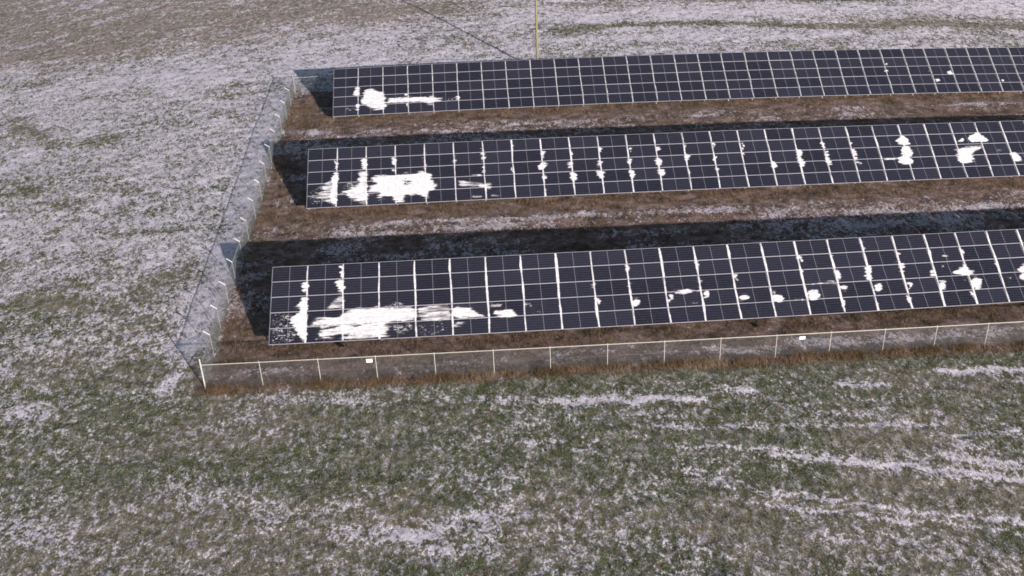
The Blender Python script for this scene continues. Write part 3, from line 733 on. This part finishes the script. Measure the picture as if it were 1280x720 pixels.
def fence(pts, h, label, out=None, tall=(), rail=M_galv, rail_r=.022, skip_first=False):
    pts = [np.array([x, y, gf(x, y)]) for x, y in pts]; base = pts[0].copy()
    t = props(empty('chain_link_fence', base), label, 'fence', 'sides of the chain-link fence round the solar panels')
    if out is not None: out = np.array(out, float)
    for i, p in enumerate(pts):
        if skip_first and i == 0: continue
        b = MB(); hh = h+(.36 if i in tall else .03)
        r = .042 if i in tall else .019
        b.tube(p-[0, 0, .3], p+[0, 0, hh], r, k=8); b.tube(p+[0, 0, hh], p+[0, 0, hh+.03], r*1.15, r*.5, k=8)
        post = obj('fence_post', b.mesh('fence_post', rail, base), t)
        if out is not None and i not in tall:
            b = MB(); q = p+[0, 0, hh]
            b.bar(q-out*.06, q+out, .065, .03, (0, 0, 1)); obj('post_arm', b.mesh('post_arm', M_arm, base), post)
    for i in range(len(pts)-1):
        a, c = pts[i], pts[i+1]
        b = MB(); b.tube(a+[0, 0, h-.01], c+[0, 0, h-.01], rail_r, k=6, cap=False); obj('top_rail', b.mesh('top_rail', rail, base), t)
        obj('mesh_panel', mesh_bay(a+[0, 0, .03], c+[0, 0, .03], h-.06, base), t)
    if out is not None:
        for f in (.35, .68, 1.0):
            b = MB()
            for i in range(len(pts)-1):
                a = pts[i]+[0, 0, h+.04]+out*f; c = pts[i+1]+[0, 0, h+.04]+out*f
                mid = (a+c)/2-[0, 0, .02]
                b.tube(a, mid, .004, k=4, cap=False); b.tube(mid, c, .004, k=4, cap=False)
                for s in np.arange(.06, 1, .045):
                    q = a+(c-a)*s; q[2] -= .02*(1-abs(2*s-1)); b.tube(q+[-.015, 0, -.02], q+[.015, 0, .02], .0025, k=3, cap=False)
            obj('barbed_wire', b.mesh('barbed_wire', M_galv, base), t)
    return t
FX = [-3.22, -.03, 3.17, 6.31, 9.53, 12.77, 15.91, 19.11, 22.32, 25.51, 28.72, 31.88, 35.08, 38.19, 41.35, 44.55, 47.75, 50.95]
fence([(x, float(front_y(x))) for x in FX], 1.55, 'long near side of the chain-link fence with pale top rail and two small white signs', tall=(0,), rail=M_rail, rail_r=.019)
LP = [(-3.22, -2.8), (-3.28, .36), (-3.36, 3.22), (-3.31, 6.0), (-3.34, 8.86), (-3.29, 11.61), (-3.32, 14.59), (-3.27, 17.62), (-3.23, 20.61), (-3.31, 23.85), (-3.33, 26.98),
      (-3.3, 30.03), (-3.26, 33.05), (-3.22, 36.13), (-3.2, 39.07), (-3.2, 42.22)]
fence(LP, 1.45, 'left side of the chain-link fence with bright slanted arms on its posts', out=(-.33, 0, .26), tall=(15,), skip_first=True)
BX = [-3.2]+[-3.2+3.15*k for k in range(1, 25)]
fence([(x, float(back_y(x))) for x in BX], 1.45, 'far side of the chain-link fence mostly hidden behind the back row of panels', skip_first=True, tall=())

# small white plates hung on the front fence
def sign(x, dz, w_, h_, label):
    y = float(front_y(x))-.03; z = gf(x, y)+dz
    t = props(empty('warning_sign', (x, y, z)), label, 'sign', 'small white signs on the near fence')
    b = MB(); b.box((-w_/2, -.012, -h_/2), (w_/2, 0, h_/2)); obj('plate', b.mesh('plate', M_plate), t)
    b = MB()
    for k, (a, c) in enumerate(((-.36, .3), (-.38, .36), (-.3, .1))): b.box((w_*a, -.0145, h_*(.22-.22*k)), (w_*c, -.0125, h_*(.25-.22*k)))
    obj('print', b.mesh('print', M_print), t)
sign(5.97, 1.30, .34, .22, 'small white sign on the near fence toward its left corner')
sign(30.2, 1.30, .34, .20, 'small white sign on the near fence toward the right')

# ------------------------------------------------------------------ wooden poles
def pole(x, y, label, h=9.6):
    z = gf(x, y); t = props(empty('utility_pole', (x, y, z)), label, 'utility pole')
    b = MB(); zs = np.linspace(-.5, h, 9)
    for a, c in zip(zs[:-1], zs[1:]):
        ra = .125-.035*a/h; rc = .125-.035*c/h; b.tube((.004*a*a*.2, 0, a), (.004*c*c*.2, 0, c), ra, rc, k=12, cap=(c == h))
    obj('shaft', b.mesh('shaft', M_wood), t)
    b = MB(); b.bar((-.75, -.14, h-.45), (.75, -.14, h-.45), .09, .11); ca = obj('crossarm', b.mesh('crossarm', M_wood), t)
    for dx in (-.65, 0, .65):
        b = MB(); zz = h-.39 if dx else h
        b.tube((dx, -.14 if dx else 0, zz), (dx, -.14 if dx else 0, zz+.10), .012, k=6); b.tube((dx, -.14 if dx else 0, zz+.08), (dx, -.14 if dx else 0, zz+.16), .05, .035, k=8)
        obj('insulator', b.mesh('insulator', M_plate), ca)
    return t
pole(18.67, 45.1, 'tall yellowish wooden pole rising behind the back row of panels')
pole(81.3, 54.7, 'wooden pole standing far to the right outside the view, casting a long shadow')
